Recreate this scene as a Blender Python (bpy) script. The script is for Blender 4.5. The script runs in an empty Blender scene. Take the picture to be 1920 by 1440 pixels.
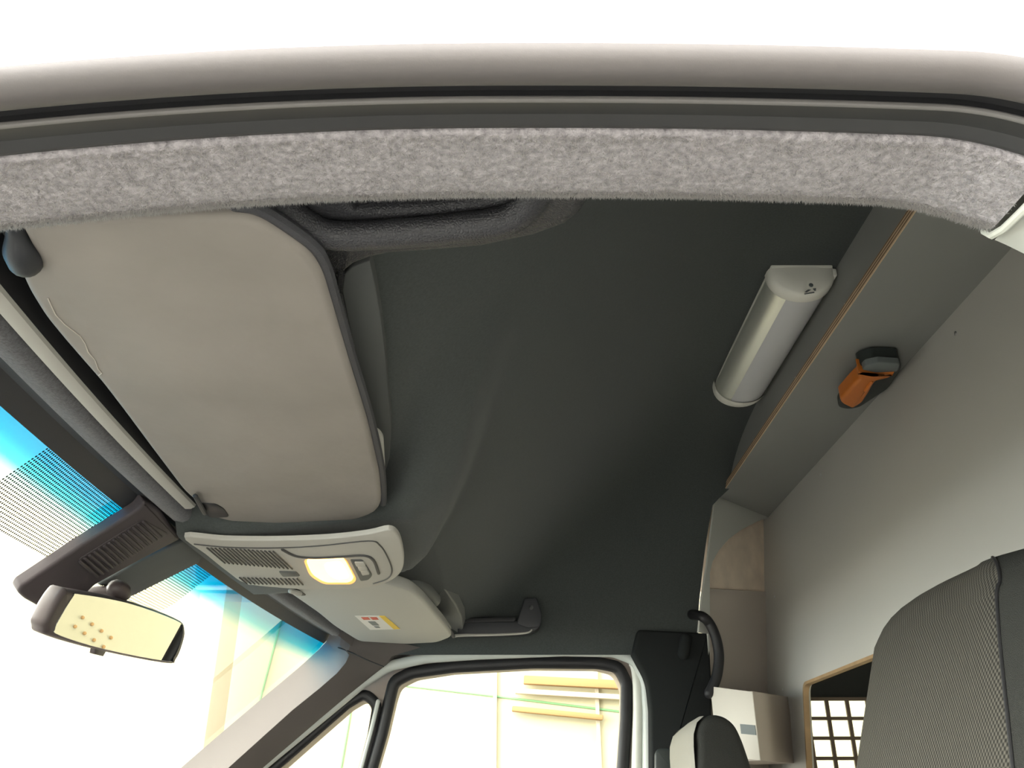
import bpy, bmesh, math, random
from mathutils import Vector, Matrix
random.seed(7)
rnd = random.random
C = bpy.context.scene.collection
SC = bpy.context.scene

# ------------------------------------------------------------------ camera, light, exposure
# metres; x = towards the rear of the van, y = across the van away from the camera, z = up, camera at the origin
F_PX, PITCH = 1600.0, math.radians(26.0)
cam_d = bpy.data.cameras.new('camera'); cam_d.sensor_width = 36; cam_d.lens = 36 * F_PX / 1920; cam_d.clip_start = 0.01
cam = bpy.data.objects.new('camera', cam_d); C.objects.link(cam)
cam.location = (0, 0, 0); cam.rotation_euler = (math.pi / 2 + PITCH, 0, 0)
SC.camera = cam
vs = SC.view_settings
vs.view_transform = 'Standard'; vs.look = 'None'; vs.gamma = 1.0; vs.use_curve_mapping = False
vs.exposure = 0.62

w = bpy.data.worlds.new('hall_air'); SC.world = w; w.use_nodes = True
w.node_tree.nodes['Background'].inputs[0].default_value = (1.0, 0.97, 0.9, 1)
w.node_tree.nodes['Background'].inputs[1].default_value = 0.4

HALL = dict(x0=-5.0, x1=7.5, y0=-4.5, y1=5.2, z0=-1.65, z1=3.2)
def area_light(name, loc, sx, sy, power, col=(1, 0.985, 0.965)):
    l = bpy.data.lights.new(name, 'AREA'); l.shape = 'RECTANGLE'; l.size = sx; l.size_y = sy; l.energy = power; l.color = col
    o = bpy.data.objects.new(name, l); C.objects.link(o); o.location = loc   # points down: ceiling panels of the hall
    return o
area_light('hall_lamp_near', (0.0, -2.4, 3.1), 7.0, 1.6, 430)
area_light('hall_lamp_front', (-3.2, 1.0, 3.1), 1.8, 6.0, 220)
area_light('hall_lamp_far', (0.5, 3.9, 3.1), 7.0, 1.4, 120)
front_light = area_light('added_front_light', (-4.9, 1.0, 1.35), 3.4, 7.5, 900, (1, .98, .95)); front_light.rotation_euler = (0, -math.pi/2, 0)   # added light panel ahead of the van, grades the light on the partition
area_light('hall_lamp_rear', (5.5, 1.0, 3.1), 1.6, 5.0, 260)

# ------------------------------------------------------------------ pixel -> place helpers
CP, SP = math.cos(PITCH), math.sin(PITCH)
def ray(px, py):
    u = (px - 960) / F_PX; v = (720 - py) / F_PX
    return Vector((u, CP - v * SP, SP + v * CP))
def P(px, py, x=None, y=None, z=None):
    d = ray(px, py)
    k = x / d.x if x is not None else (y / d.y if y is not None else z / d.z)
    return d * k
def PP(px, py, pt, n):                       # on a plane
    d = ray(px, py); n = Vector(n)
    return d * (Vector(pt).dot(n) / d.dot(n))
def S(a, b, t):
    t = min(1, max(0, (t - a) / (b - a))); return t * t * (3 - 2 * t)
def interp(xs, ys, x):
    if x <= xs[0]: return ys[0]
    for i in range(1, len(xs)):
        if x <= xs[i]:
            t = (x - xs[i-1]) / (xs[i] - xs[i-1]); return ys[i-1] + t * (ys[i] - ys[i-1])
    return ys[-1]
def rounded(pts, r, seg=5):                  # round the corners of a closed 2D polygon
    out = []; n = len(pts)
    for i in range(n):
        p = Vector(pts[i][:2]); a = Vector(pts[i-1][:2]); b = Vector(pts[(i+1) % n][:2])
        rr = pts[i][2] if len(pts[i]) > 2 else r
        da, db = a - p, b - p
        la, lb = da.length, db.length
        q = min(rr, la * .49, lb * .49)
        if q < 1e-6: out.append((p.x, p.y)); continue
        p0 = p + da / la * q; p1 = p + db / lb * q
        for k in range(seg + 1):
            t = k / seg
            v = p0 * (1-t)**2 + p * 2*t*(1-t) + p1 * t*t
            out.append((v.x, v.y))
    return out
def catmull(pts, n=6, closed=False):
    pts = [Vector(p) for p in pts]; m = len(pts); out = []
    for i in range(m if closed else m - 1):
        g = lambda j: pts[j % m] if closed else pts[min(max(j, 0), m - 1)]
        p0, p1, p2, p3 = g(i-1), g(i), g(i+1), g(i+2)
        for k in range(n):
            t = k / n
            out.append(0.5 * ((2*p1) + (p2-p0)*t + (2*p0-5*p1+4*p2-p3)*t*t + (3*p1-p0-3*p2+p3)*t**3))
    if not closed: out.append(pts[-1])
    return out

# ------------------------------------------------------------------ materials
MATS = {}
def mat(name, col, rough=.6, spec=.3, metal=0., var=0., vscale=20., bump=0., bscale=200., bkind='noise', bdist=.001,
        emit=None, estr=0., sheen=0., coat=0., col2=None, stretch=None):
    m = bpy.data.materials.new(name); m.use_nodes = True; MATS[name] = m
    nt = m.node_tree; b = nt.nodes['Principled BSDF']
    b.inputs['Base Color'].default_value = (*col, 1); b.inputs['Roughness'].default_value = rough
    b.inputs['Specular IOR Level'].default_value = spec; b.inputs['Metallic'].default_value = metal
    b.inputs['Sheen Weight'].default_value = sheen; b.inputs['Coat Weight'].default_value = coat
    if emit: b.inputs['Emission Color'].default_value = (*emit, 1); b.inputs['Emission Strength'].default_value = estr
    tc = nt.nodes.new('ShaderNodeTexCoord'); src = tc.outputs['Object']
    if stretch:
        mp = nt.nodes.new('ShaderNodeMapping'); mp.inputs['Scale'].default_value = stretch
        nt.links.new(src, mp.inputs[0]); src = mp.outputs[0]
    if var > 0:
        n = nt.nodes.new('ShaderNodeTexNoise'); n.inputs['Scale'].default_value = vscale; n.inputs['Detail'].default_value = 6
        nt.links.new(src, n.inputs['Vector'])
        mx = nt.nodes.new('ShaderNodeMix'); mx.data_type = 'RGBA'
        c2 = col2 or tuple(min(1, c * (1 + var)) for c in col); c1 = tuple(c * (1 - var) for c in col) if not col2 else col
        mr = nt.nodes.new('ShaderNodeMapRange'); mr.inputs[1].default_value = .3; mr.inputs[2].default_value = .7
        nt.links.new(n.outputs['Fac'], mr.inputs[0]); nt.links.new(mr.outputs[0], mx.inputs[0])
        mx.inputs[6].default_value = (*c1, 1); mx.inputs[7].default_value = (*c2, 1)
        nt.links.new(mx.outputs[2], b.inputs['Base Color'])
    if bump > 0:
        bp = nt.nodes.new('ShaderNodeBump'); bp.inputs['Strength'].default_value = bump; bp.inputs['Distance'].default_value = bdist
        if bkind == 'noise':
            t = nt.nodes.new('ShaderNodeTexNoise'); t.inputs['Scale'].default_value = bscale; t.inputs['Detail'].default_value = 4; o = t.outputs['Fac']
        else:
            t = nt.nodes.new('ShaderNodeTexVoronoi'); t.feature = 'DISTANCE_TO_EDGE' if bkind == 'grain' else 'F1'; t.inputs['Scale'].default_value = bscale; o = t.outputs['Distance']
            if bkind == 'grain':
                mr2 = nt.nodes.new('ShaderNodeMapRange'); mr2.inputs[2].default_value = .25; nt.links.new(o, mr2.inputs[0]); o = mr2.outputs[0]
        nt.links.new(src, t.inputs['Vector']); nt.links.new(o, bp.inputs['Height']); nt.links.new(bp.outputs[0], b.inputs['Normal'])
    return m
mat('headliner', (.066, .074, .072), .95, .1, var=.12, vscale=400, bump=.25, bscale=900, sheen=.15)
mat('felt', (.105, .105, .112), .95, .1, var=.25, vscale=350, bump=.5, bscale=700, sheen=.3)
mat('carpet', (.40, .375, .39), 1., .05, var=.35, vscale=260, bump=1., bscale=330, bdist=.003, sheen=.3)
mat('fibre', (.42, .40, .40), 1., .05, sheen=.3)
_nt = MATS['fibre'].node_tree; _tl = _nt.nodes.new('ShaderNodeBsdfTranslucent'); _tl.inputs[0].default_value = (.55, .53, .50, 1)
_mx = _nt.nodes.new('ShaderNodeMixShader'); _mx.inputs[0].default_value = .45
_nt.links.new(_nt.nodes['Principled BSDF'].outputs[0], _mx.inputs[1]); _nt.links.new(_tl.outputs[0], _mx.inputs[2])
_nt.links.new(_mx.outputs[0], _nt.nodes['Material Output'].inputs[0])
mat('grain_plastic', (.045, .045, .05), .42, .45, bump=.55, bscale=430, bkind='grain', bdist=.0006)
mat('dark_plastic', (.035, .037, .042), .5, .4, bump=.1, bscale=900)
mat('smooth_grey', (.11, .115, .112), .8, .2, bump=.12, bscale=1200)
mat('visor', (.285, .26, .235), .62, .35, var=.09, vscale=9, bump=.5, bscale=13, bdist=.006)
mat('cover_grey', (.17, .175, .17), .5, .4)
mat('visor_edge', (.075, .075, .082), .6, .3, bump=.5, bscale=1100, bkind='grain', bdist=.0004)
mat('visor_far', (.44, .44, .41), .6, .3, bump=.1, bscale=300)
mat('rubber_dark', (.045, .045, .046), .5, .4)
mat('rubber', (.115, .105, .103), .55, .4, bump=.06, bscale=1500)
mat('rubber_black', (.018, .018, .02), .5, .4)
mat('seal_lip', (.20, .19, .185), .5, .4)
mat('white_paint', (.86, .85, .82), .25, .5, coat=.5)
mat('cream_paint', (.70, .71, .64), .35, .4)
mat('pale_seal', (.55, .58, .55), .45, .4)
mat('console_grey', (.47, .46, .42), .6, .3, bump=.08, bscale=900)
mat('console_dark', (.06, .06, .06), .6, .3)
mat('cover_plastic', (.06, .05, .054), .55, .35, bump=.1, bscale=900)
mat('cover_side', (.10, .11, .11), .6, .3)
mat('mirror_case', (.075, .06, .06), .4, .4)
mat('mirror_glass', (.50, .50, .47), .0, .5, metal=1.)
mat('laminate', (.28, .285, .27), .55, .3, bump=.05, bscale=600)
mat('partition', (.48, .47, .44), .55, .3, bump=.05, bscale=600)
mat('lamp_cream', (.88, .87, .79), .4, .4)
mat('lamp_alu', (.95, .96, .88), .38, .5, metal=.75)
mat('lamp_diffuser', (.64, .645, .66), .35, .4)
mat('orange', (.58, .17, .025), .4, .4)
mat('tool_black', (.035, .042, .04), .4, .4)
mat('body_grey', (.52, .53, .49), .5, .3)
mat('beige_board', (.80, .68, .55), .7, .2, var=.12, vscale=18)
mat('taupe_board', (.52, .465, .41), .7, .2, bump=.05, bscale=500)
mat('box_lit', (.64, .60, .53), .5, .3)  # box face turned to the door window, light put into its colour
mat('box_shaded', (.36, .31, .26), .55, .3)  # same metal box away from the window, shade put into its colour
mat('label_grey', (.17, .19, .19), .6, .3)
mat('seat_side', (.035, .036, .033), .9, .15, bump=.5, bscale=900, bkind='grain')
mat('seat_window_lit', (.25, .24, .21), .85, .2, bump=.3, bscale=700)  # grey fabric with the window light put into its colour
mat('pillar_trim', (.12, .107, .102), .65, .3, bump=.06, bscale=900)
mat('door_trim', (.30, .25, .22), .6, .3)
mat('steel', (.6, .6, .6), .3, .5, metal=1.)
mat('sticker_white', (.75, .74, .7), .6, .3)
mat('sticker_yellow', (.80, .55, .06), .6, .3)
mat('sticker_red', (.6, .12, .08), .6, .3)
mat('grille_brown', (.10, .07, .05), .5, .3)
mat('cargo_dark', (.02, .022, .022), .9, .1)
mat('van_floor', (.05, .05, .05), .9, .1)
mat('hall_wall', (.84, .835, .80), .8, .2, var=.03, vscale=.6)
mat('hall_cream', (.52, .485, .34), .8, .2, var=.03, vscale=.6)
mat('hall_floor', (.22, .22, .21), .5, .3, var=.08, vscale=1.2)
mat('hall_beam', (.36, .22, .10), .7, .2)
mat('hall_column', (.55, .49, .38), .8, .2)
mat('hall_green', (.20, .40, .20), .5, .3)
mat('lens', (.9, .55, .2), .3, .4, emit=(1., .62, .22), estr=2.2)
mat('lens_hot', (1., .9, .6), .3, .4, emit=(1., .83, .5), estr=6.)
mat('lens_rim', (.85, .40, .08), .3, .4, emit=(1., .42, .08), estr=.8)
mat('wood_plain', (.36, .24, .13), .7, .2, var=.15, vscale=30)
mat('crack', (.55, .50, .44), .7, .2)

def plywood_material():
    m = bpy.data.materials.new('plywood_edge'); m.use_nodes = True; MATS['plywood_edge'] = m
    nt = m.node_tree; b = nt.nodes['Principled BSDF']; b.inputs['Roughness'].default_value = .7
    tc = nt.nodes.new('ShaderNodeTexCoord'); sp = nt.nodes.new('ShaderNodeSeparateXYZ'); nt.links.new(tc.outputs['Object'], sp.inputs[0])
    mu = nt.nodes.new('ShaderNodeMath'); mu.operation = 'MULTIPLY'; mu.inputs[1].default_value = 2 * math.pi / .0042; nt.links.new(sp.outputs[2], mu.inputs[0])
    si = nt.nodes.new('ShaderNodeMath'); si.operation = 'SINE'; nt.links.new(mu.outputs[0], si.inputs[0])
    n = nt.nodes.new('ShaderNodeTexNoise'); n.inputs['Scale'].default_value = 40; nt.links.new(tc.outputs['Object'], n.inputs['Vector'])
    ad = nt.nodes.new('ShaderNodeMath'); ad.operation = 'ADD'; nt.links.new(si.outputs[0], ad.inputs[0]); nt.links.new(n.outputs['Fac'], ad.inputs[1])
    mr = nt.nodes.new('ShaderNodeMapRange'); mr.inputs[1].default_value = -.2; mr.inputs[2].default_value = .9; nt.links.new(ad.outputs[0], mr.inputs[0])
    mx = nt.nodes.new('ShaderNodeMix'); mx.data_type = 'RGBA'; mx.inputs[6].default_value = (.20, .115, .06, 1); mx.inputs[7].default_value = (.66, .50, .33, 1)
    nt.links.new(mr.outputs[0], mx.inputs[0]); nt.links.new(mx.outputs[2], b.inputs['Base Color'])
plywood_material()

def weave_material():
    m = bpy.data.materials.new('seat_weave'); m.use_nodes = True; MATS['seat_weave'] = m
    nt = m.node_tree; b = nt.nodes['Principled BSDF']; b.inputs['Roughness'].default_value = .85; b.inputs['Specular IOR Level'].default_value = .15
    tc = nt.nodes.new('ShaderNodeTexCoord'); sp = nt.nodes.new('ShaderNodeSeparateXYZ'); nt.links.new(tc.outputs['Object'], sp.inputs[0])
    def sine(a, bb, p):
        m1 = nt.nodes.new('ShaderNodeMath'); m1.operation = 'MULTIPLY'; m1.inputs[1].default_value = a * 2*math.pi/p; nt.links.new(sp.outputs[1], m1.inputs[0])
        m2 = nt.nodes.new('ShaderNodeMath'); m2.operation = 'MULTIPLY_ADD'; m2.inputs[1].default_value = bb * 2*math.pi/p; nt.links.new(sp.outputs[2], m2.inputs[0]); nt.links.new(m1.outputs[0], m2.inputs[2])
        s = nt.nodes.new('ShaderNodeMath'); s.operation = 'SINE'; nt.links.new(m2.outputs[0], s.inputs[0]); return s
    s1 = sine(.75, .66, .0034); s2 = sine(.75, -.66, .0034)
    mu = nt.nodes.new('ShaderNodeMath'); mu.operation = 'ADD'; nt.links.new(s1.outputs[0], mu.inputs[0]); nt.links.new(s2.outputs[0], mu.inputs[1])
    mr = nt.nodes.new('ShaderNodeMapRange'); mr.inputs[1].default_value = -1.2; mr.inputs[2].default_value = 1.4; nt.links.new(mu.outputs[0], mr.inputs[0])
    mx = nt.nodes.new('ShaderNodeMix'); mx.data_type = 'RGBA'; mx.inputs[6].default_value = (.022, .021, .018, 1); mx.inputs[7].default_value = (.10, .094, .08, 1)
    nt.links.new(mr.outputs[0], mx.inputs[0]); nt.links.new(mx.outputs[2], b.inputs['Base Color'])
    bp = nt.nodes.new('ShaderNodeBump'); bp.inputs['Strength'].default_value = .4; bp.inputs['Distance'].default_value = .0008
    nt.links.new(mr.outputs[0], bp.inputs['Height']); nt.links.new(bp.outputs[0], b.inputs['Normal'])
weave_material()

def glass_material(name, tint=(.97, .99, .93), windshield=False):
    m = bpy.data.materials.new(name); m.use_nodes = True; MATS[name] = m
    nt = m.node_tree; nt.nodes.clear(); L = nt.links
    out = nt.nodes.new('ShaderNodeOutputMaterial'); tr = nt.nodes.new('ShaderNodeBsdfTransparent'); tr.inputs[0].default_value = (*tint, 1)
    gl = nt.nodes.new('ShaderNodeBsdfGlossy'); gl.inputs['Roughness'].default_value = .02
    fr = nt.nodes.new('ShaderNodeFresnel'); fr.inputs[0].default_value = 1.3
    fm = nt.nodes.new('ShaderNodeMath'); fm.operation = 'MULTIPLY'; fm.inputs[1].default_value = .3; L.new(fr.outputs[0], fm.inputs[0])
    mx = nt.nodes.new('ShaderNodeMixShader'); L.new(fm.outputs[0], mx.inputs[0]); L.new(tr.outputs[0], mx.inputs[1]); L.new(gl.outputs[0], mx.inputs[2])
    last = mx
    if windshield:                           # UV = (across, down the glass) in metres
        uv = nt.nodes.new('ShaderNodeUVMap'); uv.uv_map = 'UVMap'; sp = nt.nodes.new('ShaderNodeSeparateXYZ'); L.new(uv.outputs[0], sp.inputs[0])
        def M(op, a, b=None, c=None):
            n = nt.nodes.new('ShaderNodeMath'); n.operation = op
            for i, v in enumerate((a, b, c)):
                if v is None: continue
                if isinstance(v, (int, float)): n.inputs[i].default_value = v
                else: L.new(v, n.inputs[i])
            return n.outputs[0]
        Y, D = sp.outputs[0], sp.outputs[1]
        cr = nt.nodes.new('ShaderNodeValToRGB'); e = cr.color_ramp.elements
        e[0].position = 0; e[0].color = (.0, .14, .40, 1); e[1].position = 1; e[1].color = (*tint, 1)
        for pos, col in ((.40, (.0, .22, .50)), (.62, (.03, .40, .62)), (.82, (.45, .72, .78))):
            q = e.new(pos); q.color = (*col, 1)
        L.new(M('MULTIPLY', D, 1 / .072), cr.inputs[0]); L.new(cr.outputs[0], tr.inputs[0])
        # printed dots around the mirror mount (rounded box in Y, D)
        ax = M('MAXIMUM', M('SUBTRACT', M('ABSOLUTE', M('SUBTRACT', Y, .968)), .245 - .035), 0.)
        ay = M('MAXIMUM', M('SUBTRACT', D, .104 - .035), 0.)
        inside = M('LESS_THAN', M('SQRT', M('ADD', M('MULTIPLY', ax, ax), M('MULTIPLY', ay, ay))), .035)
        p = .0036
        dots = M('GREATER_THAN', M('MULTIPLY_ADD', M('SINE', M('MULTIPLY', Y, 2*math.pi/p)), 1., M('SINE', M('MULTIPLY', D, 2*math.pi/p))), .35)
        mask = M('MULTIPLY', inside, dots)
        rim = M('MAXIMUM', M('LESS_THAN', D, .004), M('GREATER_THAN', Y, 1.90))
        mask = M('MAXIMUM', mask, rim)
        blk = nt.nodes.new('ShaderNodeBsdfDiffuse'); blk.inputs[0].default_value = (.02, .02, .022, 1)
        m2 = nt.nodes.new('ShaderNodeMixShader'); L.new(mask, m2.inputs[0]); L.new(last.outputs[0], m2.inputs[1]); L.new(blk.outputs[0], m2.inputs[2]); last = m2
    L.new(last.outputs[0], out.inputs['Surface'])
glass_material('glass'); glass_material('windshield', windshield=True)

# ------------------------------------------------------------------ mesh helpers
def tag(o, label=None, cat=None, group=None, kind=None):
    if label: o['label'] = label
    if cat: o['category'] = cat
    if group: o['group'] = group
    if kind: o['kind'] = kind
    return o
def thing(name, loc, label, cat, kind=None, group=None):
    o = bpy.data.objects.new(name, None); C.objects.link(o); o.location = loc; o.empty_display_size = .02
    return tag(o, label, cat, group, kind)
def root_loc(o):
    v = Vector((0, 0, 0))
    while o is not None: v = v + o.location; o = o.parent
    return v
def mesh(name, verts, faces, m, parent=None, sharp=35, uvs=None, loc=None):
    verts = [Vector(v) for v in verts]
    if parent is not None:
        off = root_loc(parent); loc = Vector((0, 0, 0))
    else:
        if loc is None:
            n = len(verts); loc = Vector((sum(v.x for v in verts)/n, sum(v.y for v in verts)/n, min(v.z for v in verts)))
        loc = Vector(loc); off = loc
    me = bpy.data.meshes.new(name); me.from_pydata([tuple(v - off) for v in verts], [], faces); me.update()
    bm = bmesh.new(); bm.from_mesh(me); bmesh.ops.recalc_face_normals(bm, faces=bm.faces); bm.to_mesh(me); bm.free()
    me.materials.append(MATS[m])
    for p in me.polygons: p.use_smooth = True
    if sharp: me.set_sharp_from_angle(angle=math.radians(sharp))
    if uvs:
        ul = me.uv_layers.new(name='UVMap')
        for l in me.loops: ul.data[l.index].uv = uvs[l.vertex_index]
    o = bpy.data.objects.new(name, me); C.objects.link(o); o.location = loc
    if parent is not None: o.parent = parent
    return o
def frame_of(pts):
    n = Vector((0, 0, 0)); m = len(pts)
    for i in range(m):
        a, b = pts[i], pts[(i+1) % m]
        n += Vector(((a.y-b.y)*(a.z+b.z), (a.z-b.z)*(a.x+b.x), (a.x-b.x)*(a.y+b.y)))
    n.normalize(); return n
def inset_ring(pts, n, d):
    m = len(pts); out = []
    for i in range(m):
        a, p, b = pts[i-1], pts[i], pts[(i+1) % m]
        e1 = (p - a); e2 = (b - p)
        if e1.length < 1e-9: e1 = e2
        if e2.length < 1e-9: e2 = e1
        n1 = n.cross(e1.normalized()); n2 = n.cross(e2.normalized()); bi = n1 + n2
        if bi.length < 1e-6: bi = n1
        bi.normalize(); c = max(.45, bi.dot(n1)); out.append(p + bi * (d / c))
    return out
def slab(name, pts, back, thick, r, m, parent=None, seg=4, sharp=40, round_back=False, dome=0.):
    """rounded slab: pts = outline of the visible front face, back = direction of the thickness"""
    pts = [Vector(p) for p in pts]
    q = [pts[0]]
    for p in pts[1:]:
        if (p - q[-1]).length > 1e-5: q.append(p)
    if (q[0] - q[-1]).length < 1e-5: q.pop()
    pts = q; n = frame_of(pts); back = Vector(back).normalized()
    rings = []
    if dome:
        for f, h in ((.7, 1.), (.35, .6)):
            pass
    for k in range(seg + 1):
        a = math.pi / 2 * k / seg
        ring = inset_ring(pts, n, r * (1 - math.sin(a)))
        rings.append([p + back * (r * (1 - math.cos(a))) for p in ring])
    if round_back:
        for k in range(1, seg + 1):
            a = math.pi / 2 * k / seg
            ring = inset_ring(pts, n, r * (1 - math.cos(a)))
            rings.append([p + back * (thick - r + r * math.sin(a)) for p in ring])
    else:
        rings.append([p + back * thick for p in pts])
    N = len(pts); V = [v for rg in rings for v in rg]; Fc = []
    for k in range(len(rings) - 1):
        for i in range(N):
            j = (i + 1) % N; Fc.append((k*N+i, k*N+j, (k+1)*N+j, (k+1)*N+i))
    Fc.append(tuple(range(N))); Fc.append(tuple(range((len(rings)-1)*N, len(rings)*N))[::-1])
    return mesh(name, V, Fc, m, parent, sharp)
def tube(name, path, r, m, parent=None, closed=False, seg=10, flat=1., up=None, sharp=40, cap_round=True):
    path = [Vector(p) for p in path]; n = len(path); V = []; Fc = []
    up = Vector(up or (0, 0, 1))
    rr = (lambda i: r(i / (n - 1))) if callable(r) else (lambda i: r)
    rows = []
    for i in range(n):
        a = path[i-1] if (closed or i > 0) else path[0]; b = path[(i+1) % n] if (closed or i < n-1) else path[-1]
        t = (b - a).normalized(); s = t.cross(up)
        if s.length < 1e-4: s = t.cross(Vector((0, 1, 0)))
        s.normalize(); u2 = s.cross(t)
        rows.append((path[i], s, u2, t, rr(i)))
    if not closed and cap_round:
        p, s, u2, t, q = rows[0]; ext0 = [(p - t*q*math.sin(g), s, u2, t, q*math.cos(g)) for g in (.4, .8, 1.15, 1.45)]
        p, s, u2, t, q = rows[-1]; ext1 = [(p + t*q*math.sin(g), s, u2, t, q*math.cos(g)) for g in (.4, .8, 1.15, 1.45)]
        rows = ext0[::-1] + rows + ext1
    n = len(rows)
    for p, s, u2, t, q in rows:
        for k in range(seg):
            a = 2 * math.pi * k / seg; V.append(p + s * (math.cos(a) * q) + u2 * (math.sin(a) * q * flat))
    for i in range(n if closed else n - 1):
        for k in range(seg):
            i2 = (i+1) % n; k2 = (k+1) % seg; Fc.append((i*seg+k, i*seg+k2, i2*seg+k2, i2*seg+k))
    if not closed: Fc.append(tuple(range(seg))[::-1]); Fc.append(tuple(range((n-1)*seg, n*seg)))
    return mesh(name, V, Fc, m, parent, sharp)
def plate(name, outer, holes, to3d, back, thick, m, parent=None, bevel=0.):
    """flat plate with holes; outlines are 2D, to3d maps them into place"""
    bm = bmesh.new(); es = []
    for lp in [outer] + holes:
        vs_ = [bm.verts.new((p[0], p[1], 0)) for p in lp]
        for i in range(len(vs_)): es.append(bm.edges.new((vs_[i], vs_[(i+1) % len(vs_)])))
    bmesh.ops.triangle_fill(bm, edges=es, use_beauty=True, use_dissolve=False, normal=(0, 0, 1))
    bm.verts.ensure_lookup_table(); bm.verts.index_update()
    V = [Vector(to3d(v.co.x, v.co.y)) for v in bm.verts]; Fc = [tuple(v.index for v in f.verts) for f in bm.faces]
    edge_loops = [(e.verts[0].index, e.verts[1].index) for e in bm.edges if len(e.link_faces) == 1]
    bm.free(); n = len(V); back = Vector(back)
    V2 = V + [v + back * thick for v in V]
    F2 = Fc + [tuple(i + n for i in f)[::-1] for f in Fc] + [(a, b, b + n, a + n) for a, b in edge_loops]
    return mesh(name, V2, F2, m, parent, 30)
def box(name, c, size, m, parent=None, rot=None, bev=.0):
    bm = bmesh.new(); bmesh.ops.create_cube(bm, size=1)
    for v in bm.verts: v.co = Vector((v.co.x*size[0], v.co.y*size[1], v.co.z*size[2]))
    if bev: bmesh.ops.bevel(bm, geom=bm.edges, offset=bev, segments=2, profile=.5, affect='EDGES')
    R = Matrix.Identity(3) if rot is None else rot
    V = [R @ v.co + Vector(c) for v in bm.verts]; bm.verts.index_update(); Fc = [tuple(v.index for v in f.verts) for f in bm.faces]; bm.free()
    return mesh(name, V, Fc, m, parent, 35)
def grid(name, rows, m, parent=None, sharp=0, uvs=None, flip=False, thick=None):
    nr, nc = len(rows), len(rows[0]); V = [v for r in rows for v in r]
    Fc = [(i*nc+j, i*nc+j+1, (i+1)*nc+j+1, (i+1)*nc+j) for i in range(nr-1) for j in range(nc-1)]
    return mesh(name, V, Fc, m, parent, sharp, uvs)
def disc(name, c, n, r, th, m, parent=None, seg=14):
    n = Vector(n).normalized(); a = n.orthogonal().normalized(); b = n.cross(a)
    pts = [Vector(c) + a*math.cos(2*math.pi*k/seg)*r + b*math.sin(2*math.pi*k/seg)*r for k in range(seg)]
    return slab(name, pts, -n, th, min(th, r)*.4, m, parent, seg=2)

# ================================================================== the hall around the van
H = HALL
def quad(name, pts, m, label, cat):
    c = [Vector(p) for p in pts]; nrm = (c[1]-c[0]).cross(c[2]-c[0]).normalized()
    o = mesh(name, c + [p - nrm*.1 for p in c], [(0,1,2,3), (7,6,5,4), (0,4,5,1), (1,5,6,2), (2,6,7,3), (3,7,4,0)], m)
    return tag(o, label, cat, kind='structure')
quad('floor', [(H['x0'],H['y0'],H['z0']),(H['x1'],H['y0'],H['z0']),(H['x1'],H['y1'],H['z0']),(H['x0'],H['y1'],H['z0'])], 'hall_floor', 'grey hall floor under the van', 'floor')
quad('ceiling_hall', [(H['x0'],H['y0'],H['z1']),(H['x0'],H['y1'],H['z1']),(H['x1'],H['y1'],H['z1']),(H['x1'],H['y0'],H['z1'])], 'hall_wall', 'pale hall ceiling above the van', 'ceiling')
wf = quad('wall_far', [(H['x0'],H['y1'],H['z0']),(H['x1'],H['y1'],H['z0']),(H['x1'],H['y1'],H['z1']),(H['x0'],H['y1'],H['z1'])], 'hall_cream', 'overexposed pale yellow hall wall beyond the far door window', 'wall')
quad('wall_front', [(H['x0'],H['y0'],H['z0']),(H['x0'],H['y1'],H['z0']),(H['x0'],H['y1'],H['z1']),(H['x0'],H['y0'],H['z1'])], 'hall_wall', 'overexposed white hall wall ahead of the windscreen', 'wall')
quad('wall_behind_camera', [(H['x0'],H['y0'],H['z0']),(H['x0'],H['y0'],H['z1']),(H['x1'],H['y0'],H['z1']),(H['x1'],H['y0'],H['z0'])], 'hall_wall', 'pale hall wall on the near side of the van', 'wall')
quad('wall_back', [(H['x1'],H['y0'],H['z0']),(H['x1'],H['y0'],H['z1']),(H['x1'],H['y1'],H['z1']),(H['x1'],H['y1'],H['z0'])], 'hall_wall', 'pale hall wall behind the van', 'wall')

# ================================================================== van shell
def drop(x):
    if x < 0: return .29 * x * x
    return .15 * max(0, x - .02)**2 + 4 * max(0, x - .2)**2
path = [(x/100, .30 - drop(x/100)) for x in range(-60, -40, 4)] + [(x/100, .30 - drop(x/100)) for x in range(-40, 20, 2)]
path += [(x/200, .30 - drop(x/200)) for x in range(40, 55)]
tail = [(.283, .262), (.297, .246), (.309, .226), (.318, .20), (.324, .17), (.328, .13), (.330, .08), (.331, 0.), (.331, -.3), (.331, -.9)]
fpath = path + tail
def sweep(name, prof, pth, m, parent=None, x_min=-9, x_max=9, sharp=30):
    rows = []
    for i, (x, z) in enumerate(pth):
        if x < x_min - 1e-6 or x > x_max + 1e-6: continue
        a = pth[max(i-1, 0)]; b = pth[min(i+1, len(pth)-1)]
        t = Vector((b[0]-a[0], b[1]-a[1])).normalized(); n = Vector((-t.y, t.x))
        rows.append([Vector((x + n.x*(h-.30), y, z + n.y*(h-.30))) for y, h in prof])
    return grid(name, rows, m, parent, sharp)
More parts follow.
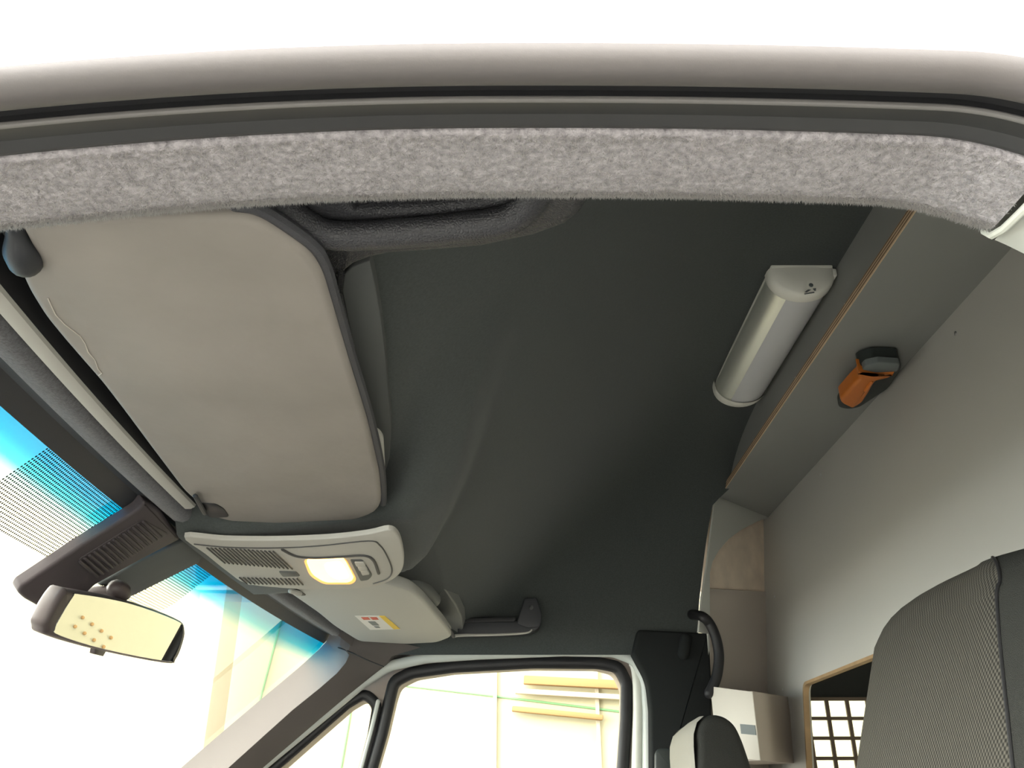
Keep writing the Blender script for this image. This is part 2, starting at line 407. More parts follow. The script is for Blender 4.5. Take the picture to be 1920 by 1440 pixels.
# white outer panel above the door
wn = sweep('wall_near', [(.290, .3000), (.276, .3005), (.2745, .303), (.276, .33), (.283, .45), (.30, .60)], fpath[:56], 'white_paint', sharp=25)
tag(wn, 'overexposed white painted body panel above the open door', 'body panel', kind='structure')
roof_rows = []
for x in (-.425, -.40, -.3, -.2, -.1, 0, .1, .2, .4, .62, 1.2, 2.2, 3.4):
    zz = min(.86, .318 + (x + .425) * 1.03)
    roof_rows.append([Vector((x, .2865, min(zz, .50) - .02)), Vector((x, .33, zz)), Vector((x, .6, zz+.02)), Vector((x, 1.1, zz+.03)), Vector((x, 1.6, zz+.02)), Vector((x, 1.95, zz)), Vector((x, 2.06, min(zz, .45)))])
rf = grid('roof', roof_rows, 'white_paint', sharp=30)
tag(rf, 'white outer roof skin of the van above the headliner', 'roof', kind='structure')

nb = mesh('wall_near_rear', [Vector((x, y + d, z)) for d in (0, .012) for x, y, z in ((.338, .268, -1.2), (3.4, .268, -1.2), (3.4, .282, .50), (.338, .282, .50))],
          [(0,1,2,3), (7,6,5,4), (0,4,5,1), (1,5,6,2), (2,6,7,3), (3,7,4,0)], 'white_paint')
tag(nb, 'white painted body side of the van behind the open door', 'body panel', kind='structure')
# door seal
seal = thing('trim_door_seal', (0, .30, .30), 'dark grey rubber door seal arching across the top of the opening', 'door seal', 'structure')
def arc(cy, cz, r, a0, a1, n=8, sy=1.):
    return [(cy + r*sy*math.cos(math.radians(a0+(a1-a0)*k/n)), cz + r*math.sin(math.radians(a0+(a1-a0)*k/n))) for k in range(n+1)]
sweep('outer_lip', [(.288, .3075)] + arc(.2842, .3008, .0098, 150, 335, 12) + [(.294, .304)], fpath, 'rubber', seal)
sweep('groove', [(.2925, .2995), (.2965, .3020), (.3015, .3015), (.3025, .2985)], fpath, 'rubber_black', seal)
sweep('bead', arc(.3035, .2978, .0016, 100, 400, 10), fpath, 'seal_lip', seal)
sweep('inner_lip', [(.3035, .2985), (.306, .2980), (.311, .3000), (.3165, .3010), (.3205, .2995), (.3225, .2990), (.325, .3000), (.327, .304)], fpath, 'rubber_dark', seal)

# carpet strip
cp_prof = [(.326, .303), (.3275, .2990), (.333, .2988), (.345, .2995), (.36, .3005), (.372, .3015), (.380, .3030), (.3855, .3065), (.388, .312), (.388, .33), (.386, .36)]
cs = sweep('trim_carpet_strip', cp_prof, path, 'carpet', x_max=.263, sharp=0)
tag(cs, 'fuzzy grey carpet strip lining the header above the near door', 'trim', kind='structure')
# its pile
fv, ff = [], []
def prof_pt(x, s):
    i = s * (len(cp_prof) - 1.001); k = int(i); f = i - k
    y = cp_prof[k][0]*(1-f) + cp_prof[k+1][0]*f; h = cp_prof[k][1]*(1-f) + cp_prof[k+1][1]*f
    a, b = cp_prof[k], cp_prof[k+1]; t = Vector((b[0]-a[0], b[1]-a[1])).normalized()
    return Vector((x, y, h - drop(x))), Vector((0, t.y, -t.x))
for q in range(40000):
    x = -.40 + rnd() * .66
    s = .12 + .62 * rnd() if q % 2 else .56 + .20 * rnd()
    p, n = prof_pt(x, s)
    if n.z > 0 and n.y < .2: n = -n
    d = (n + Vector((random.gauss(0, .7), random.gauss(0, .7), random.gauss(0, .5)))).normalized()
    L = .0016 + .0022 * rnd() ; wd = Vector((random.gauss(0, 1), random.gauss(0, 1), random.gauss(0, 1))).cross(d).normalized() * .00022
    i = len(fv); fv += [p - wd, p + wd, p + d*L]; ff.append((i, i+1, i+2))
pile = mesh('pile', fv, ff, 'fibre', cs, 0); tag(pile, kind='stuff')

# painted corner of the near rear pillar, right of the carpet
pc = thing('trim_pillar_corner', (.30, .35, .20), 'pale painted upper corner of the near pillar beside the carpet strip', 'pillar', 'structure')
sweep('corner_panel', [(.332, .304), (.345, .3015), (.375, .3035), (.392, .3075), (.398, .315), (.398, .36)], fpath, 'body_grey', pc, x_min=.2645)
tube('edge_bead', [Vector((.2640, y, z - drop(.2640))) for y, z in ((.329, .2985), (.345, .2985), (.36, .2995), (.375, .3010), (.386, .3045), (.391, .311))], .0022, 'cream_paint', pc, seg=8)

# ------------------------------------------------------------------ headliner
YC, A_, A_N, NZ = 1.095, .735, .703, 4.0
def xw(y): return -.418 + .08 * (y - 1.05)**2
def zroof(x):
    if x <= -.12: return .324 + .021 * S(-.40, -.12, x)
    return .345 + .340 * (S(-.20, .34, x) - S(-.20, .34, -.12)) / (1 - S(-.20, .34, -.12))
XE_Y, XE_X = [.66, .78, .87, .96, 1.06, 1.15, 1.234, 1.30, 1.34], [.0, -.025, -.041, -.058, -.081, -.107, -.139, -.21, -.36]
def pod(x, y):
    xe = interp(XE_Y, XE_X, y)
    ys = .947 - .285 * S(-.165, -.06, x)
    return .044 * S(ys, .988 + .02 * S(-.165, -.06, x), y) * (1 - S(1.30, 1.36, y)) * (1 - S(xe - .012, xe + .028, x))
def ceil_pt(x, t):
    th = math.pi * t; c, s = math.cos(th), math.sin(th); e = 2 / NZ
    y = YC - (A_ if c < 0 else A_N) * math.copysign(abs(c)**e, c); z0 = .270 if c < 0 else .318
    z = z0 + (zroof(x) - z0) * abs(s)**e
    return Vector((x, y, z - pod(x, y)))
def ceil_z(x, y):
    c = min(1, abs(y - YC) / (A_ if y > YC else A_N)); z0 = .270 if y > YC else .318; return z0 + (zroof(x) - z0) * (1 - c**NZ)**(1/NZ) - pod(x, y)
def tvals():
    out = []
    n = 150
    for k in range(n + 1):
        y = YC - A_ + 2*A_*k/n; c = min(1, max(-1, (YC - y)/A_)); out.append(math.acos(math.copysign(abs(c)**(NZ/2), c)) / math.pi)
    extra = [.004, .01, .02, .035, .055, .08]
    return sorted(set(out + extra + [1-e for e in extra]))
rows = []
NXC = 190
for t in tvals():
    row = []
    for i in range(NXC + 1):
        f = i / NXC
        yy = ceil_pt(0, t)
        x0 = xw(yy.y) + .022; z_end = ceil_pt(.43, t).z
        x1 = interp([.30, .35, .575, .60], [.388, .392, .434, .466], z_end)
        row.append(ceil_pt(x0 + (x1 - x0) * f, t))
    rows.append(row)
hl = grid('ceiling', rows, 'headliner', sharp=0)
tag(hl, 'dark charcoal fabric headliner of the van cab', 'headliner', kind='structure')

# header roll along the windscreen
hr = thing('trim_windscreen_header', (-.40, 1.05, .29), 'grey felt and plastic header roll along the top of the windscreen', 'trim', 'structure')
def lateral(name, prof, m, y0=.20, y1=1.80, n=40):
    rws = []
    for k in range(n+1):
        y = y0 + (y1 - y0) * k / n; rws.append([Vector((xw(y) + dx, y, z)) for dx, z in prof])
    return grid(name, rws, m, hr, 40)
lateral('header_felt', [(.006, .318), (.014, .300), (.020, .2955), (.030, .2935), (.037, .2955), (.041, .301), (.043, .315)], 'felt')
lateral('header_lip', [(.0435, .312), (.0440, .300), (.047, .2962), (.053, .2962), (.0575, .2985), (.0585, .3015)], 'console_grey', y0=.30, y1=.93)
lateral('header_gap_shade', [(.0585, .3015), (.060, .306), (.064, .325)], 'rubber_black', y0=.30, y1=.93)  # black back wall puts the shade of the gap into its colour
lateral('header_frit', [(-.012, .2880), (.004, .302), (.020, .3005)], 'dark_plastic')

# plastic surround with handle, near side
tz = .330
def Z(pts, z): return [P(a, b, z=z) for a, b in pts]
tn = thing('trim_visor_surround_near', (-.05, .47, .33), 'black grained plastic trim with grab handle behind the near visor', 'trim', 'structure')
op = [(1112, 340), (1106, 372), (1090, 402), (1062, 424), (1001, 446), (901, 467), (800, 475), (727, 480), (693, 488), (666, 498), (647, 513), (639, 533), (645, 570), (655, 612), (668, 660), (652, 660), (625, 560), (600, 480), (560, 430), (500, 395), (380, 390), (300, 385), (300, 330), (600, 330), (640, 372), (668, 402), (800, 394), (935, 378), (962, 355), (966, 330)]
slab('surround', Z(op, tz), (0, 0, 1), .03, .006, 'grain_plastic', tn)
hp = catmull([P(470, 352, z=0.3230), P(515, 392, z=0.3220), P(560, 422, z=0.3210), P(606, 447, z=0.3200), P(660, 452, z=0.3200), P(760, 446, z=0.3200), P(860, 437, z=0.3200), P(945, 424, z=0.3210), P(985, 400, z=0.3240), P(1010, 365, z=0.3280)], 6)
tube('handle_bar', [p + Vector((0, -.004, .001)) for p in hp], .0105, 'grain_plastic', tn, seg=16, flat=.85)
hb = [(970, 335), (1104, 335), (1098, 375), (1080, 405), (1050, 422), (1000, 436), (965, 430), (985, 400)]
slab('handle_end', Z(hb, .324), (0, 0, 1), .02, .006, 'grain_plastic', tn)
st = [(660, 502), (693, 489), (704, 540), (714, 600), (722, 665), (728, 740), (734, 800), (730, 860), (716, 905), (700, 820), (672, 690), (652, 600), (641, 545), (645, 516)]
slab('headliner_flange', Z(st, .333), (0, 0, 1), .012, .0012, 'smooth_grey', tn)

# ------------------------------------------------------------------ sun visors
VN, VP0 = Vector((-.05, 0, 1)).normalized(), Vector((-.35, 0, .291))
def V_(px, py, d=0.): return PP(px, py, VP0 - VN*d, VN)
vis = thing('sun_visor', (-.27, .62, .28), 'large grey leatherette sun visor folded up above the near seat', 'sun visor')
vo = [(30, 414), (70, 490, 6), (38, 518, 8), (52, 549), (82, 597), (115, 637), (150, 677), (190, 722), (235, 780), (280, 840), (345, 925), (372, 946), (388, 968), (430, 979, 10), (520, 983), (670, 976), (717, 958, 40), (712, 892), (690, 795), (655, 682), (622, 570), (605, 515, 20), (580, 478), (490, 418, 30), (440, 408), (200, 409)]
vpx = rounded(vo, 18, 4)
vb = slab('visor_panel', [V_(a, b) for a, b in vpx], VN, .019, .006, 'visor', vis, seg=5, round_back=True)
ep = [V_(a, b) + VN*.008 for a, b in ((440, 405), (490, 415), (580, 475), (607, 515), (624, 570), (657, 682), (692, 795), (714, 892), (718, 955))]
tube('edge_piping', catmull(ep, 6), .0045, 'visor_edge', vis, seg=8)
cr = [(90, 560), (104, 590), (121, 608), (150, 630), (160, 645), (165, 660), (178, 675), (184, 692), (191, 700), (185, 704)]
tube('crease', [V_(a, b, .0002) for a, b in cr], .0004, 'crack', vis, seg=6)
tb = [(694, 806), (710, 810), (719, 822), (722, 880), (718, 906), (700, 880)]
slab('lid_tab', [PP(a, b, VP0 + VN*.010, VN) for a, b in rounded(tb, 6, 3)], VN, .004, .0012, 'console_grey', vis, seg=2)
kn = [V_(14, 412) + VN*.012, V_(26, 445) + VN*.006, V_(36, 468) + VN*.001, V_(47, 490)]
tube('pivot_arm', catmull(kn, 5), lambda t: .0055 + .0045 * S(.3, .8, t), 'dark_plastic', vis, seg=16, sharp=0)
cl = [(376, 944), (405, 946), (420, 955), (430, 970), (395, 972), (382, 960)]
slab('clip_recess', [V_(a, b, .0012) for a, b in rounded(cl, 5, 3)], VN, .006, .0008, 'rubber_black', vis, seg=2)
tube('clip_pin', [V_(366, 930, .004), V_(384, 962, .004)], .0026, 'dark_plastic', vis, seg=8)

FZ = .284
vf = thing('sun_visor', (-.27, 1.58, .27), 'smaller-looking pale grey sun visor with warning sticker above the far seat', 'sun visor')
vo2 = [(470, 1060), (535, 1108), (596, 1150), (625, 1174), (672, 1203), (762, 1208), (821, 1205), (849, 1194, 8), (830, 1168), (792, 1125), (771, 1108, 10), (740, 1098), (600, 1060)]
slab('visor_panel', [P(a, b, z=FZ) for a, b in rounded(vo2, 10, 4)], (0, 0, 1), .018, .005, 'visor_far', vf, round_back=True)
tube('edge_piping', catmull([P(a, b, z=FZ + .008) for a, b in ((770, 1107), (793, 1125), (832, 1168), (850, 1193))], 6), .004, 'visor_edge', vf, seg=8)
def sk(pts, d, m, name, par): return slab(name, [P(a, b, z=FZ - d) for a, b in pts], (0, 0, 1), .0008, .0001, m, par, seg=1)
stk = sk([(665, 1155), (722, 1155), (751, 1180), (694, 1181)], .0005, 'sticker_white', 'warning_sticker', vf)
sk([(711, 1155.5), (721.5, 1155.5), (750, 1179.7), (738, 1179.9)], .0012, 'sticker_yellow', 'yellow_band', stk)
sk([(677, 1158), (690, 1158), (694, 1162), (682, 1162.5)], .0012, 'sticker_red', 'red_mark', stk)
sk([(694, 1158), (706, 1158), (710, 1162), (699, 1162.5)], .0012, 'sticker_red', 'red_mark', stk)
sk([(690, 1166), (703, 1166), (711, 1173), (699, 1173)], .0012, 'label_grey', 'pictogram', stk)
sk([(701, 1175), (710, 1175), (713, 1177.5), (705, 1177.5)], .0012, 'label_grey', 'caption_line', stk)
slab('clip_recess', [P(a, b, z=FZ - .001) for a, b in rounded([(538, 1104), (560, 1106), (575, 1117), (556, 1118)], 4, 3)], (0, 0, 1), .006, .0008, 'rubber_black', vf, seg=2)
tube('clip_pin', [P(545, 1108, z=FZ - .004), P(562, 1113, z=FZ - .004)], .004, 'console_grey', vf, seg=8)

# plastic surround with handle, far side
tf = thing('trim_visor_surround_far', (0, 1.79, .31), 'black plastic trim with grab handle behind the far visor', 'trim', 'structure')
pn, p0 = Vector((.25, .10, 1)).normalized(), P(866, 1173, y=1.755)
fo = [(740, 1060), (778, 1055), (799, 1066), (820, 1086), (838, 1111), (855, 1135), (866, 1158), (868, 1178), (864, 1191), (850, 1194), (836, 1176), (800, 1130), (776, 1104), (745, 1090)]
slab('surround', [PP(a, b, p0, pn) for a, b in fo], pn, .02, .003, 'cover_grey', tf)
lob = [PP(a, b, p0 - pn*.016, pn) for a, b in ((760, 1086), (776, 1090), (795, 1105), (812, 1124))]
tube('pivot_cover', catmull(lob, 6), .014, 'cover_grey', tf, seg=14)
slab('handle_bar', [P(a, b, y=1.785) for a, b in rounded([(858, 1166), (1002, 1164), (1013, 1172), (1008, 1180), (988, 1188), (858, 1192)], 4, 3)], (0, 1, 0), .03, .003, 'dark_plastic', tf)
slab('handle_end', [P(a, b, y=1.783) for a, b in rounded([(984, 1121, 4), (1007, 1120, 4), (1017, 1155, 6), (1012, 1176, 6), (990, 1178), (968, 1170, 6), (973, 1152)], 3, 3)], (0, 1, 0), .03, .003, 'dark_plastic', tf)
slab('handle_recess', [P(a, b, y=1.783) for a, b in rounded([(868, 1158), (968, 1157), (966, 1165), (868, 1168)], 3, 3)], (0, 1, 0), .008, .001, 'rubber_black', tf)
tube('lower_edge', catmull([P(a, b, y=1.782) for a, b in ((850, 1193), (866, 1191), (930, 1190), (985, 1187), (997, 1181))], 5), lambda t: .0035 - .002*t, 'console_grey', tf, seg=8)
disc('screw', P(996, 1139, y=1.783), (0, -1, 0), .006, .003, 'smooth_grey', tf)

# ------------------------------------------------------------------ overhead console
CZ = .2745
oc = thing('overhead_console', (-.26, 1.14, .27), 'pale grey overhead console with lit orange lamp between the visors', 'console')
co = [(345, 1008), (420, 1013), (520, 1014), (620, 1010), (690, 1002), (728, 994), (746, 1004), (755, 1030), (757, 1058), (748, 1078), (722, 1094), (680, 1103), (600, 1106), (520, 1102), (460, 1094), (425, 1072), (385, 1040)]
slab('console_body', [P(a.x, a.y, z=CZ) for a in catmull([Vector((a, b, 0)) for a, b in co], 4, True)], (0, 0, 1), .006, .002, 'console_grey', oc)
def cz(name, pts, d, m, r=.0008, th=.003, par=None, rad=5):
    return slab(name, [P(a, b, z=CZ - d) for a, b in rounded(pts, rad, 4)], (0, 0, 1), th, r, m, par or oc, seg=2)
# bezel rings drawn as grooves
def groove(name, pts, wd=.0011, m='console_dark', par=None):
    return tube(name, [P(a.x, a.y, z=CZ - .0002) for a in catmull([Vector((a, b, 0)) for a, b in pts], 5)], wd, m, par or oc, seg=6)
groove('bezel_groove', [(365, 1020), (430, 1026), (520, 1027), (600, 1023), (690, 1014), (712, 1022), (727, 1045), (735, 1070), (726, 1085), (700, 1094)])
groove('panel_groove', [(530, 1030), (555, 1042), (590, 1045), (640, 1043), (682, 1041), (700, 1050), (710, 1075)], .0022)
sp = cz('speaker_grille', [(376, 1024), (500, 1029), (530, 1040), (551, 1068), (470, 1066), (420, 1058)], .0006, 'console_grey', rad=8)
for k in range(17):
    f = k / 16; a0 = (388 + 124*f, 1027 + 4*f + 3*f*f); a1 = (422 + 126*f, 1056 + 11*f)
    tube('slot', [P(*a0, z=CZ - .0012), P(*a1, z=CZ - .0012)], .0011, 'console_dark', sp, seg=5, cap_round=False)
vg = cz('vent', [(444, 1082), (560, 1084), (571, 1098), (465, 1097)], .0006, 'console_grey', rad=5)
for k in range(15):
    f = k / 14; tube('slot', [P(449 + 108*f, 1083 + 2*f, z=CZ - .0012), P(463 + 105*f, 1095 + 1.5*f, z=CZ - .0012)], .0011, 'console_dark', vg, seg=5, cap_round=False)
cz('blank_button', [(522, 1072), (556, 1073), (563, 1081), (530, 1082)], .0012, 'cover_side', rad=3)
lm = cz('lamp_surround', [(569, 1051, 6), (648, 1048, 8), (669, 1088, 6), (660, 1096, 6), (606, 1096, 10), (580, 1080, 10)], .001, 'lens_rim', rad=8)
ll = cz('lamp_lens', [(573, 1053, 6), (645, 1050, 8), (664, 1087, 6), (655, 1093, 6), (608, 1093, 10), (584, 1078, 10)], .0035, 'lens', r=.002, th=.005, rad=8, par=lm)
cz('bulb_glow', [(606, 1056, 10), (640, 1053, 8), (657, 1084, 8), (630, 1088, 10), (612, 1075, 10)], .0042, 'lens_hot', r=.001, th=.002, rad=10, par=ll)
sw = cz('switch_panel', [(656, 1050), (680, 1050, 6), (699, 1080, 8), (690, 1088), (676, 1090)], .001, 'cover_side', rad=3)
for k in range(3):
    f = k * .30; a = [(664 + 17*f/.9*1.0 - 0, 1055 + 28*f), (682 + 12*f, 1055 + 26*f), (686 + 12*f, 1062 + 26*f), (668 + 17*f/.9, 1063 + 28*f)]
    cz('switch', a, .0025, 'console_grey', rad=2, par=sw)

# ------------------------------------------------------------------ windscreen
ws_rows, uvs = [], []
for k in range(61):
    y = .10 + 1.83 * k / 60; row = []
    for i in range(13):
        d = -.03 + .95 * i / 12; row.append(Vector((xw(y) - .7455 * d, y, .30 - .6667 * d - .0))); uvs.append((y, d))
    ws_rows.append(row)
ws = grid('window_1', ws_rows, 'windshield', sharp=0, uvs=uvs)
tag(ws, 'windscreen with blue tint band and dotted print around the mirror mount', 'windscreen', kind='structure')
WN = Vector((.6667, 0, -.7455)).normalized()       # into the cab, away from the glass
WO = Vector((-.418, 1.05, .30))
def W(px, py, off): return PP(px, py, WO + WN*off, WN)

sc_ = thing('sensor_cover', W(200, 1040, .03), 'dark plastic sensor cover with ribbed vent on the windscreen behind the mirror', 'sensor cover')
so = [(272, 940), (300, 955), (320, 985), (342, 1010), (262, 1052), (178, 1098), (130, 1148), (92, 1150), (45, 1124, 6), (33, 1112, 6), (40, 1100, 4), (150, 1026), (262, 956)]
slab('cover_body', [W(a, b, .016) for a, b in rounded(so, 8, 4)], -WN, .013, .004, 'cover_plastic', sc_)
vt = slab('vent_field', [W(a, b, .0168) for a, b in rounded([(146, 1050), (268, 974), (318, 1002), (184, 1082)], 8, 4)], -WN, .003, .0008, 'cover_side', sc_, seg=2)
vt.data.materials[0] = MATS['cover_plastic']
for k in range(14):
    f = k / 13; a = Vector((150 + 118*f, 1052 - 74*f)); b = a + Vector((33, 29))
    tube('rib', [W(a.x, a.y, .0172), W(b.x, b.y, .0172)], .0021, 'cover_plastic', vt, seg=8)
so2 = [(345, 1014), (383, 1040), (374, 1056), (310, 1088), (244, 1121), (240, 1108), (185, 1098), (262, 1054)]
slab('cover_wing', [W(a, b, .012) for a, b in rounded(so2, 4, 3)], -WN, .010, .003, 'cover_side', sc_)

# rear-view mirror
MC = ray(222, 1178) * .985
MN = Vector((.92, .045, -.26)).normalized()
rm = thing('rear_view_mirror', MC, 'brown black framed rear-view mirror hanging in front of the windscreen', 'mirror')
def MP(px, py, d=0.): return PP(px, py, MC - MN*d, MN)
mo = [(122, 1109), (142, 1108), (242, 1127), (333, 1160), (349, 1178), (344, 1208), (331, 1238), (314, 1245), (194, 1222), (100, 1196), (88, 1183), (90, 1162)]
mo = catmull([Vector((a, b, 0)) for a, b in mo], 4, True)
slab('housing', [MP(a.x, a.y) for a in mo], -MN, .02, .006, 'mirror_case', rm, round_back=True)
go = [(150, 1114), (242, 1131), (330, 1163), (343, 1180), (338, 1207), (326, 1233), (312, 1240), (194, 1217), (110, 1191), (103, 1180), (112, 1160), (137, 1119)]
slab('mirror_glass', [MP(a.x, a.y, -.0008) for a in catmull([Vector((a, b, 0)) for a, b in go], 4, True)], -MN, .002, .0003, 'mirror_glass', rm, seg=1)
lv = [(180, 1212), (202, 1217), (194, 1231), (177, 1227)]
slab('dip_lever', [MP(a, b, .006) for a, b in lv], -MN, .006, .001, 'mirror_case', rm, seg=2)
tube('mount_arm', catmull([MC - MN*.025, MC - MN*.05 + Vector((0, 0, .02)), W(225, 1114, .030), W(218, 1104, .028)], 5), .011, 'mirror_case', rm, seg=12)

# ------------------------------------------------------------------ far front pillar trim
ap = thing('trim_front_pillar', (-.5, 1.83, 0), 'taupe far front pillar trim running down beside the windscreen', 'trim', 'structure')
e1 = [(612, 1166), (617, 1178), (618, 1190), (612, 1203), (598, 1218), (560, 1252), (480, 1319), (420, 1370), (340, 1439), (260, 1508)]
e2 = [(668, 1188), (660, 1212), (655, 1228), (648, 1243), (632, 1262), (600, 1290), (549, 1331), (490, 1384), (428, 1440), (350, 1510)]
e3 = [(790, 1214), (735, 1230), (722, 1245), (700, 1262), (680, 1278), (650, 1302), (600, 1344), (546, 1390), (487, 1440), (405, 1510)]
r1 = [PP(a, b, Vector((-.366, 1.83, .30)), WN) for a, b in e1]
r2 = [P(a, b, y=1.775) for a, b in e2]; r3 = [P(a, b, y=1.83) for a, b in e3]
rws = []
for a, b, c in zip(r1, r2, r3):
    bb = [a + Vector((.0, .02, .0)), a, a + (b-a)*.5 + Vector((0, .003, 0)), a + (b-a)*.92, b, b + (c-b)*.08, b + (c-b)*.5, c, c + Vector((.005, .04, 0))]
    rws.append(bb)
grid('pillar_trim', rws, 'pillar_trim', ap, 28)
tube('joint_line', catmull([P(a, b, y=1.772) for a, b in ((634, 1214), (660, 1224), (690, 1238), (719, 1250))], 5), .0012, 'rubber_black', ap, seg=6)

# ------------------------------------------------------------------ far door
dr = thing('door_1', (0, 1.9, -.9), 'far cab door with quarter window and main side window', 'door', 'structure')
DY = 1.872
def D(px, py): p = P(px, py, y=DY); return (p.x, p.z)
def to_d(dy=0.): return lambda a, b: (a, DY + dy, b)
mw = [(690, 1500), (706, 1440), (725, 1375), (740, 1310), (748, 1286, 10), (780, 1270), (850, 1259), (1000, 1251), (1120, 1252), (1152, 1260, 12), (1167, 1290, 12), (1166, 1350), (1160, 1440), (1152, 1520)]
qw = [(440, 1510), (527, 1440), (600, 1376), (655, 1328), (684, 1311, 12), (698, 1330, 10), (688, 1380), (672, 1440), (655, 1510)]
ow = [(380, 1520), (484, 1436), (600, 1341), (680, 1275), (730, 1243, 14), (800, 1228), (900, 1221), (1060, 1215), (1150, 1217), (1190, 1232, 14), (1210, 1270, 16), (1214, 1330), (1214, 1440), (1214, 1530)]
mw_, qw_, ow_ = rounded(mw, 8, 4), rounded(qw, 5, 4), rounded(ow, 8, 4)
def band(pts, lo): return [p for p in [D(a, b) for a, b in pts]]
od = band([(a, b - 16) if b < 1260 else (a - 10, b - 14) if a < 800 else (a, b) for a, b in ow_], 0); md = band(mw_, 0); qd = band(qw_, 0)
od = od + [(.33, -.95), (-.95, -.95), (-.95, -.12)]
plate('door_frame', od, [md, qd], to_d(.004), (0, 1, 0), .05, 'door_trim', dr)
def ring(name, pts, m, rad, off=0., flat=1.): return tube(name, [Vector((a, DY + off, b)) for a, b in pts], rad, m, dr, closed=True, seg=10, flat=flat, up=(0, 1, 0))
ring('window_seal', [D(a, b) for a, b in rounded([(x + (-9 if x < 800 else 0) + (8 if x > 1130 else 0), y - (9 if y < 1300 and x > 745 else 0)) for x, y, *_ in mw], 10, 4)], 'rubber_black', .0125, 0, .8)
ring('quarter_seal', [D(a, b) for a, b in rounded([(436, 1502), (516, 1436), (595, 1368), (650, 1320), (684, 1299, 14), (708, 1322, 12), (698, 1380), (682, 1440), (664, 1510)], 5, 4)], 'rubber_black', .0105, 0, .8)
tube('divider_bar', [P(a, b, y=DY - .012) for a, b in ((660, 1500), (677, 1440), (696, 1370), (709, 1315))], .0045, 'pale_seal', dr, seg=8)
ap_path = [P(a, b, y=DY - .02) for a, b in rounded([(x, y) + ((r[0],) if r else ()) for x, y, *r in ow], 8, 4)]
tube('aperture_seal', [p - Vector((0, 0, .006)) for p in ap_path], .0110, 'pale_seal', dr, seg=10, up=(0, 1, 0))
tube('aperture_strip', [P(a, b, y=DY - .012) for a, b in rounded([(1181, 1240), (1190, 1256), (1196, 1278, 8), (1197, 1330), (1194, 1440), (1188, 1530)], 8, 4)], lambda t: .002 + .009 * min(1, t * 2.5), 'cream_paint', dr, seg=10, up=(0, 1, 0))
def pane(name, pts):
    return mesh(name, [Vector((a, DY + .02, b)) for a, b in pts], [tuple(range(len(pts)))], 'glass', dr, 0)
pane('main_pane', md); pane('quarter_pane', qd)

# black rear pillar trim beside the far door
bt = thing('trim_rear_pillar', (.33, 1.80, -.3), 'black plastic pillar trim right of the far door window', 'trim', 'structure')
bo = [(1196, 1180, 6), (1330, 1187, 4), (1335, 1290), (1334, 1540), (1222, 1540), (1220, 1330), (1214, 1275, 20), (1186, 1224, 4)]
slab('pillar_panel', [P(a, b, y=1.805) for a, b in rounded(bo, 5, 4)], (0, 1, 0), .06, .006, 'cargo_dark', bt)
tube('coat_hook', [P(1286, 1198, y=1.80), P(1281, 1226, y=1.797)], .0115, 'cargo_dark', bt, seg=12)
slab('belt_guide', [P(a, b, y=1.797) for a, b in rounded([(1228, 1412), (1235, 1403), (1262, 1403), (1268, 1440), (1268, 1520), (1228, 1520)], 6, 3)], (0, 1, 0), .03, .004, 'tool_black', bt)
hz = thing('cable_hose', (.42, 1.78, .2), 'black corrugated cable hose curving down beside the pillar trim', 'hose')
tube('hose', catmull([P(1292, 1152, y=1.85)] + [P(a, b, y=1.778) for a, b in ((1316, 1156), (1331, 1170), (1343, 1198), (1348, 1230), (1345, 1262), (1338, 1284), (1330, 1300))], 8), .0105, 'rubber_black', hz, seg=12, up=(0, 1, 0))

# ------------------------------------------------------------------ angled far side wall behind the pillar
SN, SQ = Vector((-1, 1, .15)), Vector((0, 1.445, 0))
def SW(px, py, off=0.): return PP(px, py, SQ + SN.normalized()*off, SN)
ws_ = thing('wall_side', (.55, 1.93, 0), 'grey angled side wall between far pillar and partition with arched opening', 'wall', 'structure')
su = Vector((1, 1, 0)).normalized(); sv = SN.normalized().cross(su)
def s2(px, py): p = SW(px, py) - SQ; return (p.dot(su), p.dot(sv))
def to_s(a, b): return SQ + su*a + sv*b
outer = [s2(a, b) for a, b in ((1300, 900), (1455, 930), (1460, 1115), (1452, 1109), (1331, 1103), (1330, 1560), (1285, 1560), (1290, 1150))]
aro = [(1331, 1103.5), (1331, 1075), (1336, 1053), (1348, 1032), (1366, 1011), (1392, 992), (1420, 978), (1436, 972), (1470, 965)]
outer = [s2(a, b) for a, b in [(1345, 915), (1475, 915), (1470, 965)] + aro[::-1][1:] + [(1332, 1400), (1329, 1400), (1328, 1188), (1310, 1186), (1316, 1120), (1326, 1060), (1336, 975), (1341, 935)]]
plate('wall_skin', outer, [], to_s, SN.normalized(), .004, 'body_grey', ws_)
slab('arch_panel', [SW(a, b, .02) for a, b in ((1327, 955), (1450, 955), (1450, 1110), (1325, 1103))], SN.normalized(), .01, .0005, 'beige_board', ws_, seg=1)
slab('lower_panel', [SW(a, b, .013) for a, b in ((1325, 1103), (1450, 1110), (1458, 1560), (1325, 1560))], SN.normalized(), .01, .001, 'taupe_board', ws_, seg=1)

